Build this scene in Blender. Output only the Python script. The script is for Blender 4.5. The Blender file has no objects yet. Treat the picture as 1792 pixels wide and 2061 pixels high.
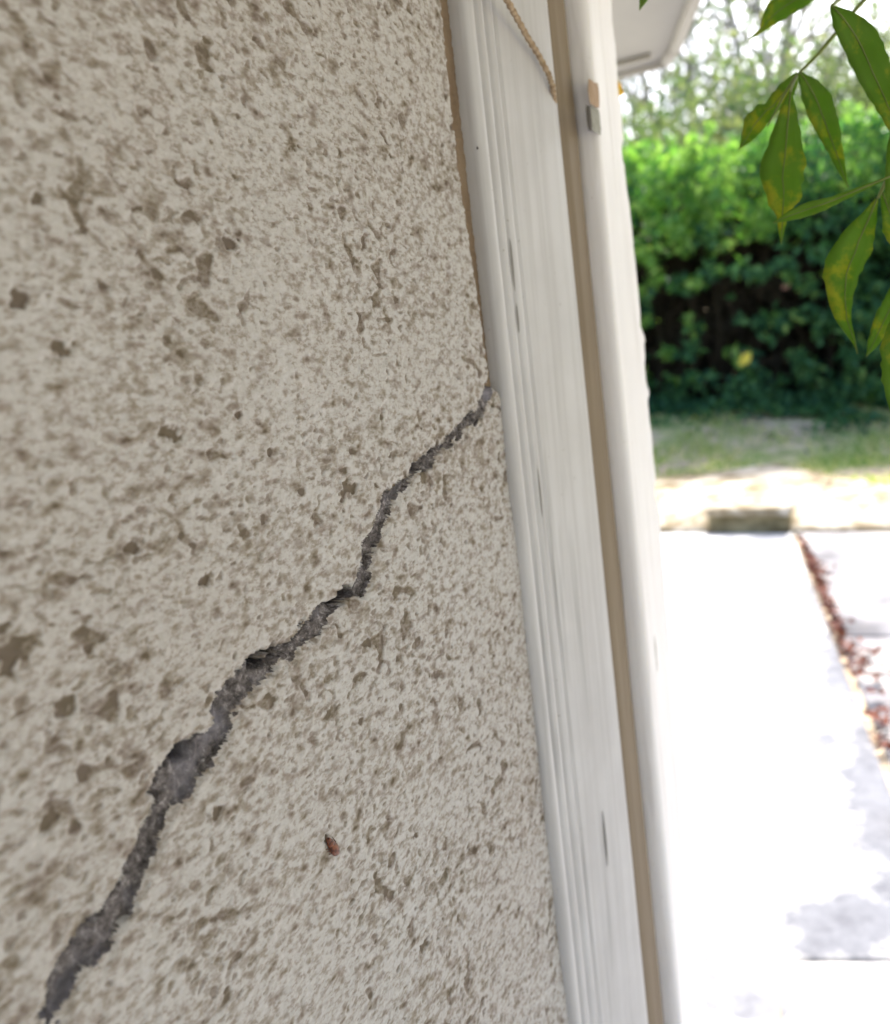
import bpy, math, random
import numpy as np
from mathutils import Vector, Matrix
random.seed(7); rng = np.random.default_rng(11)
S = bpy.context.scene
rad = math.radians

# ------------------------------------------------------------------ camera
CAM = np.array([0, 0, 1.25])
pit, rol = rad(10), rad(6.8)
FW = np.array([0, math.cos(pit), -math.sin(pit)]); R0 = np.array([1., 0, 0]); U0 = np.cross(R0, FW)
RT = math.cos(rol)*R0 - math.sin(rol)*U0; UP = math.sin(rol)*R0 + math.cos(rol)*U0
cam = bpy.data.cameras.new('camera'); co = bpy.data.objects.new('camera', cam); S.collection.objects.link(co)
co.matrix_world = Matrix(((RT[0], UP[0], -FW[0], CAM[0]), (RT[1], UP[1], -FW[1], CAM[1]), (RT[2], UP[2], -FW[2], CAM[2]), (0, 0, 0, 1)))
FPX = 1715.; IMG_W, IMG_H = 1792., 2061.           # the photograph was measured at this size
cam.sensor_fit = 'VERTICAL'; cam.sensor_height = 5.6; cam.sensor_width = 5.6
cam.lens = 5.6*FPX/IMG_H
cam.clip_start = .01; cam.clip_end = 800
cam.dof.use_dof = True; cam.dof.focus_distance = .275; cam.dof.aperture_fstop = cam.lens/2.7
S.camera = co

# ------------------------------------------------------------------ sky, sun, exposure
SUN_EL, SUN_AZ = rad(52), rad(29)                    # azimuth clockwise from +Y
w = bpy.data.worlds.new("World"); S.world = w; w.use_nodes = True
nt = w.node_tree; nt.nodes.clear()
sk = nt.nodes.new('ShaderNodeTexSky'); sk.sky_type = 'NISHITA'; sk.sun_disc = False
sk.sun_elevation = SUN_EL; sk.sun_rotation = SUN_AZ; sk.air_density = 1.0; sk.dust_density = 4.0; sk.ozone_density = 1.0
bg = nt.nodes.new('ShaderNodeBackground'); bg.inputs[1].default_value = .15
wo = nt.nodes.new('ShaderNodeOutputWorld'); nt.links.new(sk.outputs[0], bg.inputs[0]); nt.links.new(bg.outputs[0], wo.inputs[0])
sl = bpy.data.lights.new('sun', 'SUN'); sl.energy = 3.4; sl.angle = rad(5); sl.color = (1, .95, .88)
so = bpy.data.objects.new('sun', sl); S.collection.objects.link(so)
sd = Vector((math.sin(SUN_AZ)*math.cos(SUN_EL), math.cos(SUN_AZ)*math.cos(SUN_EL), math.sin(SUN_EL)))
so.rotation_euler = sd.to_track_quat('Z', 'Y').to_euler()
S.view_settings.view_transform = 'Standard'; S.view_settings.look = 'None'; S.view_settings.gamma = 1
S.view_settings.use_curve_mapping = False
S.view_settings.exposure = 1.8
S.cycles.max_bounces = 8; S.cycles.diffuse_bounces = 5; S.cycles.transparent_max_bounces = 8
S.cycles.use_denoising = True

# ------------------------------------------------------------------ helpers
def ray(x, y): return FW + RT*(x - IMG_W/2)/FPX - UP*(y - IMG_H/2)/FPX
def at_depth(x, y, d): return CAM + ray(x, y)*d
def at_z(x, y, z):
    q = ray(x, y); return CAM + q*((z - CAM[2])/q[2])
WA = np.array([-.0889, .17]); WB = np.array([.0218, .36])
WD = (WB - WA)/np.linalg.norm(WB - WA); WN = np.array([WD[1], -WD[0]])   # along the wall / out of the wall
def on_wall(x, y, N=0):
    q = ray(x, y); t = (N - (CAM[:2] - WB)@WN)/(q[:2]@WN); P = CAM + q*t
    return np.array([(P[:2] - WB)@WD, P[2]])
def W(u, n, z):
    u = np.asarray(u, float); n = np.asarray(n, float); z = np.asarray(z, float)
    return np.stack([WB[0] + u*WD[0] + n*WN[0], WB[1] + u*WD[1] + n*WN[1], z + 0*u], -1)

def mesh(name, verts, faces, mat=None, parent=None, smooth=False):
    me = bpy.data.meshes.new(name)
    v = np.asarray(verts, np.float32).reshape(-1, 3)
    if isinstance(faces, np.ndarray):
        k = faces.shape[1]; flat = faces.astype(np.int32).ravel(); nf = len(faces)
        st = np.arange(nf, dtype=np.int32)*k
    else:
        flat = np.array([i for f in faces for i in f], np.int32); nf = len(faces)
        st = np.cumsum([0] + [len(f) for f in faces[:-1]]).astype(np.int32)
    me.vertices.add(len(v)); me.vertices.foreach_set('co', v.ravel())
    me.loops.add(len(flat)); me.loops.foreach_set('vertex_index', flat)
    me.polygons.add(nf); me.polygons.foreach_set('loop_start', st)
    me.update(calc_edges=True); me.validate()
    if smooth: me.polygons.foreach_set('use_smooth', np.ones(len(me.polygons), bool))
    if mat: me.materials.append(mat)
    o = bpy.data.objects.new(name, me); S.collection.objects.link(o)
    if parent: o.parent = parent
    return o
def tag(o, label=None, cat=None, group=None, kind=None):
    if label: o['label'] = label
    if cat: o['category'] = cat
    if group: o['group'] = group
    if kind: o['kind'] = kind
    return o
def empty(name, label=None, cat=None, group=None, loc=(0, 0, 0)):
    o = bpy.data.objects.new(name, None); S.collection.objects.link(o); o.location = loc; o.empty_display_size = .05
    return tag(o, label, cat, group)
class MB:
    def __init__(s): s.v = []; s.f = []
    def add(s, v, f):
        b = len(s.v); s.v += [tuple(map(float, p)) for p in v]; s.f += [tuple(i + b for i in q) for q in f]
    def hexa(s, p): # 8 points: bottom 4, top 4
        s.add(p, [(3, 2, 1, 0), (4, 5, 6, 7), (0, 1, 5, 4), (1, 2, 6, 5), (2, 3, 7, 6), (3, 0, 4, 7)])
    def tube(s, pts, rs, k=8, cap=True):
        pts = [Vector(p) for p in pts]; n = len(pts); b = len(s.v); ref = None
        for i, p in enumerate(pts):
            t = (pts[min(i+1, n-1)] - pts[max(i-1, 0)]).normalized()
            if ref is None: ref = t.orthogonal().normalized()
            ref = (ref - t*ref.dot(t)).normalized(); bi = t.cross(ref)
            for j in range(k):
                a = 2*math.pi*j/k; s.v.append(tuple(p + (ref*math.cos(a) + bi*math.sin(a))*rs[i]))
        for i in range(n-1):
            for j in range(k):
                s.f.append((b+i*k+j, b+i*k+(j+1) % k, b+(i+1)*k+(j+1) % k, b+(i+1)*k+j))
        if cap: s.f.append(tuple(b+j for j in range(k))[::-1]); s.f.append(tuple(b+(n-1)*k+j for j in range(k)))
    def prism(s, poly, z0, z1):
        n = len(poly); b = [(p[0], p[1], z0) for p in poly]; t = [(p[0], p[1], z1) for p in poly]
        s.add(b + t, [tuple(range(n))[::-1], tuple(range(n, 2*n))] + [(i, (i+1) % n, n+(i+1) % n, n+i) for i in range(n)])
    def build(s, name, mat, parent=None, smooth=False): return mesh(name, s.v, s.f, mat, parent, smooth)

# numpy gradient noise
_perm = rng.permutation(512); _g = rng.uniform(-1, 1, (512, 2)); _g /= np.linalg.norm(_g, axis=1)[:, None]
def pn(x, y, sd=0):
    xi = np.floor(x).astype(int); yi = np.floor(y).astype(int); xf = x - xi; yf = y - yi
    def g(ix, iy):
        h = _perm[(_perm[(ix + sd*17) & 511] + iy) & 511]; return _g[h]
    def fade(t): return t*t*t*(t*(t*6-15)+10)
    a = g(xi, yi); b = g(xi+1, yi); c = g(xi, yi+1); d = g(xi+1, yi+1)
    n00 = a[..., 0]*xf + a[..., 1]*yf; n10 = b[..., 0]*(xf-1) + b[..., 1]*yf
    n01 = c[..., 0]*xf + c[..., 1]*(yf-1); n11 = d[..., 0]*(xf-1) + d[..., 1]*(yf-1)
    u = fade(xf); v = fade(yf)
    return ((n00*(1-u) + n10*u)*(1-v) + (n01*(1-u) + n11*u)*v)*1.5
def sst(a, b, x): t = np.clip((x-a)/(b-a), 0, 1); return t*t*(3-2*t)

# ------------------------------------------------------------------ materials
class NM:
    def __init__(s, name, rough=.8, spec=.3):
        s.m = bpy.data.materials.new(name); s.m.use_nodes = True; s.t = s.m.node_tree; s.n = s.t.nodes
        s.b = s.n['Principled BSDF']; s.b.inputs['Roughness'].default_value = rough
        s.b.inputs['Specular IOR Level'].default_value = spec
        s.geo = s.n.new('ShaderNodeTexCoord')
    def link(s, a, b): s.t.links.new(a, b)
    def noise(s, scale, detail=4, rough=.55, stretch=None, src='Object', dist=0, rot=0):
        t = s.n.new('ShaderNodeTexNoise'); t.inputs['Scale'].default_value = scale
        t.inputs['Detail'].default_value = detail; t.inputs['Roughness'].default_value = rough; t.inputs['Distortion'].default_value = dist
        o = s.geo.outputs[src]
        if rot:
            mp = s.n.new('ShaderNodeMapping'); mp.inputs['Rotation'].default_value = (0, 0, -rot); s.link(o, mp.inputs[0]); o = mp.outputs[0]
        if stretch:
            mp = s.n.new('ShaderNodeMapping'); mp.inputs['Scale'].default_value = stretch; s.link(o, mp.inputs[0]); o = mp.outputs[0]
        s.link(o, t.inputs['Vector']); return t.outputs['Fac']
    def ramp(s, fac, stops, interp='LINEAR'):
        r = s.n.new('ShaderNodeValToRGB'); e = r.color_ramp.elements; r.color_ramp.interpolation = interp
        while len(e) > 1: e.remove(e[-1])
        e[0].position = stops[0][0]; c = stops[0][1]; e[0].color = (*c, 1) if isinstance(c, tuple) else (c, c, c, 1)
        for p, c in stops[1:]:
            k = e.new(p); k.color = (*c, 1) if isinstance(c, tuple) else (c, c, c, 1)
        s.link(fac, r.inputs[0]); return r.outputs[0]
    def mix(s, fac, a, b, mode='MIX'):
        m = s.n.new('ShaderNodeMix'); m.data_type = 'RGBA'; m.blend_type = mode
        for v, i in ((fac, 0), (a, 6), (b, 7)):
            if isinstance(v, (int, float)): m.inputs[i].default_value = v
            elif isinstance(v, tuple): m.inputs[i].default_value = (*v, 1)
            else: s.link(v, m.inputs[i])
        return m.outputs[2]
    def math(s, op, a, b=0):
        m = s.n.new('ShaderNodeMath'); m.operation = op
        for v, i in ((a, 0), (b, 1)):
            if isinstance(v, (int, float)): m.inputs[i].default_value = v
            else: s.link(v, m.inputs[i])
        return m.outputs[0]
    def attr(s, name):
        a = s.n.new('ShaderNodeAttribute'); a.attribute_name = name; return a.outputs['Fac']
    def col(s, c):
        if isinstance(c, tuple): s.b.inputs['Base Color'].default_value = (*c, 1)
        else: s.link(c, s.b.inputs['Base Color'])
    def bump(s, h, dist, strength=1):
        b = s.n.new('ShaderNodeBump'); b.inputs['Distance'].default_value = dist; b.inputs['Strength'].default_value = strength
        s.link(h, b.inputs['Height']); s.link(b.outputs[0], s.b.inputs['Normal'])
    def rnd(s): g = s.n.new('ShaderNodeNewGeometry'); return g.outputs['Random Per Island']

# roughcast render: pale lime grains over brown dirt lying in the hollows
m = NM('roughcast', .95, .1)
WROT = math.atan2(WD[1], WD[0]); kw = dict(rot=WROT, stretch=(.62, 1, 1))
f1 = m.noise(1000, 2, .6, **kw); f2 = m.noise(430, 3, .6, **kw); f3 = m.noise(230, 2, .5, **kw); f4 = m.noise(110, 3, .55, **kw); hu = m.noise(150, 2, .5)
wx = m.noise(30, 3, .6, **kw); big = m.noise(8, 3)
mod = m.math('MULTIPLY', m.math('SUBTRACT', wx, .5), .22)
q2 = m.math('ADD', m.math('ADD', m.math('MULTIPLY', f2, .75), m.math('MULTIPLY', f1, .25)), mod)
q3 = m.math('ADD', m.math('ADD', m.math('MULTIPLY', f3, .8), m.math('MULTIPLY', f2, .2)), mod)
tone = m.ramp(m.math('ADD', m.math('MULTIPLY', f1, .5), m.math('MULTIPLY', f2, .5)), [(.35, (.495, .488, .488)), (.5, (.44, .425, .415)), (.62, (.355, .33, .308))])
q4 = m.math('ADD', m.math('ADD', m.math('MULTIPLY', f4, .8), m.math('MULTIPLY', f2, .2)), mod)
k2 = m.ramp(q2, [(.49, 0.0), (.60, .38), (.72, .7)]); k3 = m.ramp(q3, [(.52, 0.0), (.61, .55), (.70, .95)]); k3 = m.math('MAXIMUM', k3, m.ramp(q4, [(.57, 0.0), (.67, .8), (.74, 1.0)])); kp = m.ramp(m.math('ADD', m.attr('pit'), m.math('MULTIPLY', m.math('SUBTRACT', f1, .5), .6)), [(.2, 0.0), (1.0, .9)])
k = m.math('MAXIMUM', m.math('MAXIMUM', k2, k3), kp)
brown = m.mix(m.ramp(hu, [(.4, 0), (.6, 1)]), (.17, .132, .082), (.175, .13, .10)); brown = m.mix(m.ramp(k, [(.6, 0), (.95, .6)]), brown, (.07, .055, .04))
col = m.mix(k, tone, brown)
col = m.mix(m.ramp(big, [(.35, 0.0), (.7, .35)]), col, (.86, .80, .75), 'MULTIPLY')
h = m.math('SUBTRACT', m.math('ADD', m.math('MULTIPLY', f1, .3), m.math('MULTIPLY', f2, .35)), m.math('MULTIPLY', k, .45))
m.col(col); m.bump(h, .0008, .5); M_render = m.m

m = NM('crack_mortar', .95, .1)
a = m.noise(420, 6, .75); b = m.noise(45, 3); c = m.noise(1100, 3)
col = m.ramp(a, [(.36, (.055, .049, .048)), (.45, (.13, .116, .115)), (.54, (.20, .18, .182)), (.64, (.43, .40, .41))])
col = m.mix(m.ramp(b, [(.50, 0), (.62, .75)]), col, (.25, .24, .28))
col = m.mix(m.attr('pit'), col, (.012, .011, .010))  # shade of the deep holes put into the mortar colour
m.col(col); m.bump(m.math('ADD', a, m.math('MULTIPLY', c, .5)), .0016, .9); M_crack = m.m

m = NM('old_sealant', .8, .2)
a = m.noise(60, 4, stretch=(1, 1, .3))
m.col(m.ramp(a, [(.3, (.17, .12, .08)), (.7, (.30, .23, .16))])); m.bump(m.noise(300, 3), .0005); M_seal = m.m

def paint(name, base, streak, dirt, lo=.62, bs=.5):
    m = NM(name, .55, .35)
    g = m.noise(230, 4, .6, stretch=(1, 1, .022)); g2 = m.noise(70, 4, .6, stretch=(1, 1, .06)); d = m.noise(14, 4, .6); sp = m.noise(420, 2)
    col = m.mix(m.ramp(g, [(.42, 0), (lo, .55)]), base, streak)
    col = m.mix(m.ramp(g2, [(.58, 0), (.74, .75)]), col, dirt)
    col = m.mix(m.ramp(sp, [(.73, 0), (.78, .6)]), col, (.16, .13, .1))
    col = m.mix(m.ramp(d, [(.42, 0), (.68, .55)]), col, streak)
    m.col(col); m.bump(m.math('ADD', g, m.math('MULTIPLY', g2, .7)), .0009, bs); return m.m
M_paint = paint('flaking_white_paint', (.525, .52, .535), (.405, .395, .402), (.19, .185, .185), bs=.25)
M_paint2 = paint('clean_white_paint', (.86, .845, .87), (.77, .75, .77), (.45, .42, .40), .75)
m = NM('weather_strip', .6, .3); a = m.noise(50, 4, .6, stretch=(1, 1, .1))
m.col(m.ramp(a, [(.3, (.17, .125, .08)), (.7, (.25, .20, .145))])); M_strip = m.m
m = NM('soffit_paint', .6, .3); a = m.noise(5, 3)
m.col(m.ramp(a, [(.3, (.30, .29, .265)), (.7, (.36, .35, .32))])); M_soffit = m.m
m = NM('bare_wood', .8, .2); a = m.noise(400, 3, stretch=(1, 1, .1))
m.col(m.ramp(a, [(.3, (.34, .23, .15)), (.7, (.50, .38, .29))])); M_wood = m.m
m = NM('dark_hole', .9, .1); m.col((.10, .09, .085)); M_hole = m.m
m = NM('split_paint', .9, .1); m.col((.26, .25, .24)); M_split = m.m
m = NM('grey_filler', .9, .1); a = m.noise(300, 3); m.col(m.ramp(a, [(.3, (.30, .30, .27)), (.7, (.38, .38, .35))])); M_filler = m.m
m = NM('cord', .9, .1); a = m.noise(500, 3); m.col(m.ramp(a, [(.3, (.22, .15, .09)), (.7, (.42, .33, .23))])); M_cord = m.m
m = NM('yellow_bud', .7, .2); m.col(m.ramp(m.noise(200, 2), [(.4, (.75, .33, .02)), (.6, (.75, .60, .06))])); M_bud = m.m
m = NM('insect', .35, .5); a = m.noise(900, 2); m.col(m.ramp(a, [(.35, (.05, .012, .005)), (.65, (.20, .055, .018))])); M_bug = m.m

def leafmat(name, stops, trans=.35, rough=.5, spot=None, scale=1.2, spec=.35, tcol=(.9, 1.0, .4)):
    m = NM(name, rough, spec)
    r = m.rnd(); n = m.noise(scale, 3)
    fac = m.math('ADD', m.math('MULTIPLY', r, .55), m.math('MULTIPLY', n, .45))
    col = m.ramp(fac, stops)
    if spot:
        sn = m.noise(spot[0], 5, .65); col = m.mix(m.ramp(sn, [(spot[1], 0), (spot[1]+.12, .8)]), col, spot[2])
    m.col(col)
    tr = m.n.new('ShaderNodeBsdfTranslucent'); mx = m.n.new('ShaderNodeMixShader'); mx.inputs[0].default_value = trans
    tc = m.mix(1.0, col, tcol, 'MULTIPLY'); tc = m.mix(.5, tc, m.mix(1, tc, (2, 2, 2), 'MULTIPLY'))
    m.link(tc, tr.inputs[0]); out = m.n['Material Output']
    m.link(m.b.outputs[0], mx.inputs[1]); m.link(tr.outputs[0], mx.inputs[2]); m.link(mx.outputs[0], out.inputs[0])
    return m
M_hedge = leafmat('hedge_leaf', [(.2, (.02, .075, .045)), (.45, (.04, .125, .06)), (.65, (.07, .18, .07)), (.85, (.13, .25, .09))], .38, .55, scale=.7, spec=.25).m
M_lit_leaf = leafmat('lit_hedge_leaf', [(.2, (.06, .17, .05)), (.5, (.15, .31, .075)), (.8, (.33, .48, .16))], .45, .55, scale=.7, spec=.25).m  # sunlit hedge leaves: the light is put into this paler colour
M_near = leafmat('near_leaf', [(.2, (.10, .19, .025)), (.5, (.145, .255, .035)), (.8, (.20, .31, .05))], .55, .5, spot=(75, .54, (.38, .36, .04)), scale=25, spec=.2).m
M_tree = leafmat('tree_leaf', [(.2, (.07, .12, .07)), (.6, (.12, .18, .10)), (.9, (.20, .25, .14))], .4, .6, scale=.4).m
M_autumn = leafmat('autumn_leaf', [(.2, (.09, .125, .075)), (.6, (.15, .18, .12)), (.9, (.28, .27, .17))], .4, .6, scale=.4).m
M_yel = leafmat('yellow_leaf', [(.2, (.6, .5, .06)), (.9, (.75, .62, .1))], .3).m
M_red = leafmat('dry_leaf', [(.2, (.06, .015, .01)), (.6, (.13, .035, .02)), (.9, (.2, .07, .035))], .1, .8, scale=8).m
M_pink = leafmat('pink_leaf', [(.2, (.45, .22, .18)), (.9, (.5, .3, .25))], .1, .8).m
M_grass = leafmat('grass', [(.2, (.17, .29, .08)), (.45, (.36, .45, .14)), (.8, (.72, .62, .36))], .3, .6, scale=1.5).m
M_green = leafmat('green_leaf', [(.2, (.25, .45, .08)), (.9, (.3, .5, .1))], .3).m
def barkmat(name, a_, b_):
    m = NM(name, .9, .1); a = m.noise(12, 4, .6, stretch=(1, 1, .2)); m.col(m.ramp(a, [(.3, a_), (.7, b_)])); m.bump(a, .02); return m.m
M_bark = barkmat('pale_bark', (.17, .17, .15), (.33, .32, .29))
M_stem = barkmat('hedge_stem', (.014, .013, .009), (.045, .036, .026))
m = NM('green_stem', .5, .3); m.col(m.ramp(m.noise(60, 3), [(.3, (.14, .19, .04)), (.7, (.20, .24, .07))])); M_gstem = m.m

m = NM('grey_slab', .75, .3)
a = m.noise(2.3, 5, .6); b = m.noise(14, 6, .7); c = m.noise(1.1, 3, dist=.5); r = m.rnd()
col = m.ramp(a, [(.3, (.38, .40, .43)), (.6, (.56, .56, .55))])
col = m.mix(m.ramp(r, [(0, 0), (1, .5)]), col, (.60, .58, .55))
col = m.mix(m.ramp(b, [(.5, 0), (.8, .5)]), col, (.34, .33, .31))
col = m.mix(m.ramp(c, [(.58, 0), (.72, .8)]), col, (.22, .24, .28))
slab_patches = [((1700, 1880), .16, .11), ((1640, 1905), .10, .05), ((1770, 1850), .2, .16), ((1770, 1600), .12, .5), ((1690, 1350), .09, .5), ((1640, 1200), .12, .6), ((1660, 1490), .06, .16), ((1800, 1700), .14, .4), ((1700, 1330), .05, .7), ((1520, 1088), .6, .14),
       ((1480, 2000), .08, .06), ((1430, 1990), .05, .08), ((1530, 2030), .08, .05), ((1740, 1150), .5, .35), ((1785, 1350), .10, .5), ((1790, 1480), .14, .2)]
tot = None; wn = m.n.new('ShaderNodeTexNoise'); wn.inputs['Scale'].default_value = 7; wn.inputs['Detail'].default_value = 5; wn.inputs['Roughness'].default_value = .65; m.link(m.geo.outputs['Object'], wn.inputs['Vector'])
for (sx, sy), ra, rb in slab_patches:  # darker blue-grey patches placed by hand on the slabs
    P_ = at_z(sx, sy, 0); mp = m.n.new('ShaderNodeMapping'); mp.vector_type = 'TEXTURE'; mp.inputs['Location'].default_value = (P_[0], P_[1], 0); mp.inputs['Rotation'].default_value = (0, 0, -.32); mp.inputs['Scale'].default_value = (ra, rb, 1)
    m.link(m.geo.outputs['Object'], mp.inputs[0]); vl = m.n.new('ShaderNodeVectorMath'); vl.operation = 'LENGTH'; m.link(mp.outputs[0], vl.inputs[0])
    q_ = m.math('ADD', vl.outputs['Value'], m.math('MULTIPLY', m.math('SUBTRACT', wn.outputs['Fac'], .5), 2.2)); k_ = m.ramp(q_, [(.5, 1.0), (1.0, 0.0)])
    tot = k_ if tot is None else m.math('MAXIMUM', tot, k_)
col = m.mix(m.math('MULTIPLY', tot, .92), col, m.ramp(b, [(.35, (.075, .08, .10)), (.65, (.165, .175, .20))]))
m.col(col); m.bump(b, .004); M_slab = m.m
m = NM('side_slab', .75, .3); a = m.noise(2.6, 5, .6); b = m.noise(15, 6, .7)
col = m.ramp(a, [(.36, (.10, .10, .112)), (.5, (.22, .218, .235)), (.62, (.36, .345, .33))]); col = m.mix(m.ramp(b, [(.5, 0), (.8, .6)]), col, (.16, .14, .12))
m.col(col); m.bump(b, .004); M_side = m.m
m = NM('sandstone', .85, .2)
a = m.noise(3.2, 5, .6); b = m.noise(16, 6, .7); r = m.rnd()
col = m.ramp(a, [(.38, (.13, .095, .05)), (.47, (.30, .24, .15)), (.56, (.60, .53, .42))])
col = m.mix(m.ramp(b, [(.5, 0), (.75, .6)]), col, (.22, .18, .11))
m.col(col); m.bump(b, .005); M_sand = m.m
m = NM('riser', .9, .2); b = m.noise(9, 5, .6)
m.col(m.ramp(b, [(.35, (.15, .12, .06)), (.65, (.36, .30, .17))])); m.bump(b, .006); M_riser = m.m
m = NM('pale_riser', .9, .2); b = m.noise(9, 5, .6); m.col(m.ramp(b, [(.35, (.50, .43, .32)), (.65, (.74, .68, .57))])); M_riser2 = m.m
m = NM('soil', .95, .1)
a = m.noise(1.3, 6, .65); b = m.noise(9, 5, .6)
col = m.ramp(a, [(.36, (.20, .28, .09)), (.47, (.38, .37, .18)), (.56, (.56, .43, .33)), (.66, (.16, .11, .09))])
col = m.mix(m.ramp(b, [(.45, 0), (.7, .6)]), col, (.10, .15, .04))
m.col(col); m.bump(b, .02); M_ground = m.m
m = NM('joint_sand', .95, .1); m.col(m.ramp(m.noise(20, 4), [(.35, (.25, .19, .13)), (.65, (.45, .38, .28))])); M_joint = m.m

SOF = 1.68                                            # underside of the boxed eave
# ------------------------------------------------------------------ ground
_sq = at_z(1500, 1072, 0)[:2]; _se = (at_z(1590, 1072, 0)-at_z(1400, 1072, 0))[:2]; _se /= np.linalg.norm(_se); _sm = np.array([-_se[1], _se[0]])
def gz(x, y):
    y = np.asarray(y, float); x = np.asarray(x, float)
    return -.05 + .17*sst(.12, .42, (x-_sq[0])*_sm[0] + (y-_sq[1])*_sm[1]) + .33*sst(6.6, 8.6, y) + .4*sst(12, 60, y)
xs = np.concatenate([np.linspace(-300, -12, 16), np.linspace(-10, 12, 70), np.linspace(14, 300, 16)])
ys = np.concatenate([np.linspace(-300, -6, 10), np.linspace(-4, 14, 90), np.linspace(16, 500, 30)])
X, Y = np.meshgrid(xs, ys); Z = gz(X, Y) + .03*pn(X*.9, Y*.9, 3)*sst(6.8, 7.6, Y)
nx = len(xs); idx = np.arange(len(xs)*len(ys)).reshape(len(ys), nx)
F = np.stack([idx[:-1, :-1], idx[:-1, 1:], idx[1:, 1:], idx[1:, :-1]], -1).reshape(-1, 4)
tag(mesh('ground', np.stack([X, Y, Z], -1), F, M_ground, smooth=True), kind='structure')

# paving: long joint line runs away from the house, rows cross it
J0 = at_z(1792, 1580, 0)[:2]; J1 = at_z(1600, 1080, 0)[:2]; jd = (J1-J0)/np.linalg.norm(J1-J0)
def lerp(a, b, t): return a + (b-a)*t
def slab(mb, poly, z0, z1, gap=.0045, edge=.006):
    c = np.mean(poly, 0); q = []
    for p in poly:
        d = c - p; q.append(p + d/np.linalg.norm(d)*gap*1.4)
    n = len(q); t = [p + (c-p)/np.linalg.norm(c-p)*edge for p in q]
    v = [(p[0], p[1], z0) for p in q] + [(p[0], p[1], z1-edge*.7) for p in q] + [(p[0], p[1], z1) for p in t]
    f = [tuple(range(2*n, 3*n))]
    for i in range(n):
        j = (i+1) % n; f += [(i, j, n+j, n+i), (n+i, n+j, 2*n+j, 2*n+i)]
    mb.add(v, f)
def line_x(P, d, Q, e):  # intersection
    A = np.array([d, -e]).T; s = np.linalg.solve(A, Q-P); return P + d*s[0]
rows = []                                             # (point on joint line, row direction)
tA = at_z(1792, 1930, 0)[:2]; rdA = (at_z(1792, 1930, 0)-at_z(1560, 1930, 0))[:2]; rdA /= np.linalg.norm(rdA)
rdB = (at_z(1590, 1072, 0)-at_z(1400, 1072, 0))[:2]; rdB /= np.linalg.norm(rdB)
pA = line_x(J0, jd, tA, rdA); pB = line_x(J0, jd, at_z(1500, 1072, 0)[:2], rdB)
for t in (-2.4, -1.6, -.75, -.35, 0, .999, 1.0): rows.append((pA + (pB-pA)*t, rdA + (rdB-rdA)*max(0, min(1, t))))
SJ = float((at_z(1562, 1935, 0)[:2]-pA)@rdA)
mb = MB(); mr = MB()
for k in range(len(rows)-1):
    if k == 5: break
    (p, d), (q, e) = rows[k], rows[k+1]
    offs = [(-3.2, -2.3), (-2.3, -1.42), (-1.42, -.72), (-.72, -.0)] if k % 2 else [(-3.0, -2.0), (-2.0, -1.15), (-1.15, -.24), (-.24, -.0)]
    if k >= 4: offs = [(-3.4, -2.6), (-2.6, 0)]
    if k == 3: offs = [(-3.0, -2.0), (-2.0, SJ-.5), (SJ-.5, SJ), (SJ, 0)]
    for a, b in offs: slab(mb, [p+d*a, p+d*b, q+e*b, q+e*a], -.06, random.uniform(-.002, .002))
    nsub = 4 if k >= 4 else 1
    for j in range(nsub):
        p2, d2 = p+(q-p)*j/nsub, d+(e-d)*j/nsub; q2, e2 = p+(q-p)*(j+1)/nsub, d+(e-d)*(j+1)/nsub; sh_ = .22*(j % 2)
        for a, b in ((.02, .62+sh_), (.62+sh_, 1.3+sh_), (1.3+sh_, 2.0+sh_), (2.0+sh_, 2.8)):
            slab(mr, [p2+d2*a, p2+d2*b, q2+e2*b, q2+e2*a], -.06, .004+random.uniform(-.003, .003))
tag(mb.build('grey_path', M_slab), kind='structure'); tag(mr.build('side_path', M_side), kind='structure')
mb = MB(); p, d = rows[0]; q, e = rows[-1]
mb.prism([p-d*3.2, p+d*3.1, q+e*3.1, q-e*3.2], -.08, -.012)
tag(mb.build('joint_bed', M_joint), kind='structure')
# raised sandstone terrace behind the step
q, e = rows[-1]; q = q + jd*.01
L = q - e*2.6; Rr = q + e*2.7
back = at_z(1560, 932, .15)[:2]; bL = at_z(1340, 962, .15)[:2]; bd = (bL-back)/np.linalg.norm(bL-back)
bR = at_z(1800, 985, .15)[:2]
mid = e*0 + np.array([e[1]*-1, e[0]])                # away from camera
sm0 = float((at_z(1424, 1070, 0)[:2]-q)@e); sm1 = float((at_z(1590, 1070, 0)[:2]-q)@e)
mb = MB(); slab(mb, [q+e*sm0, q+e*sm1, q+e*sm1+mid*.34, q+e*sm0+mid*.34], .10, .15, gap=.004)
def ramp(mb, a, b, j0=0., j1=0.):                     # worn flagstones laid on a slope where there is no step
    g = .004; A0 = q+e*(a+g)+mid*j0; B0 = q+e*(b-g)+mid*j1; B1 = q+e*(b-g)+mid*.345; A1 = q+e*(a+g)+mid*.345
    nn_ = 6; v = []; f = []
    for i in range(nn_+1):
        t = i/nn_; P0 = lerp(A0, A1, t); P1 = lerp(B0, B1, t); zz_ = .004+.146*t**.9
        v += [(*P0, zz_), (*P1, zz_), (*P0, -.06), (*P1, -.06)]
    for i in range(nn_):
        k_ = i*4; f += [(k_, k_+1, k_+5, k_+4), (k_+2, k_, k_+4, k_+6), (k_+1, k_+3, k_+7, k_+5)]
    f += [(0, 2, 3, 1)]; mb.add(v, f)
for a, b in ((-2.6, -1.7), (-1.7, -.95), (-.95, sm0), (sm1, sm1+.62), (sm1+.62, sm1+1.35), (sm1+1.35, 2.7)): ramp(mb, a, b, random.uniform(-.02, .0), random.uniform(-.02, .0))
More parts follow.
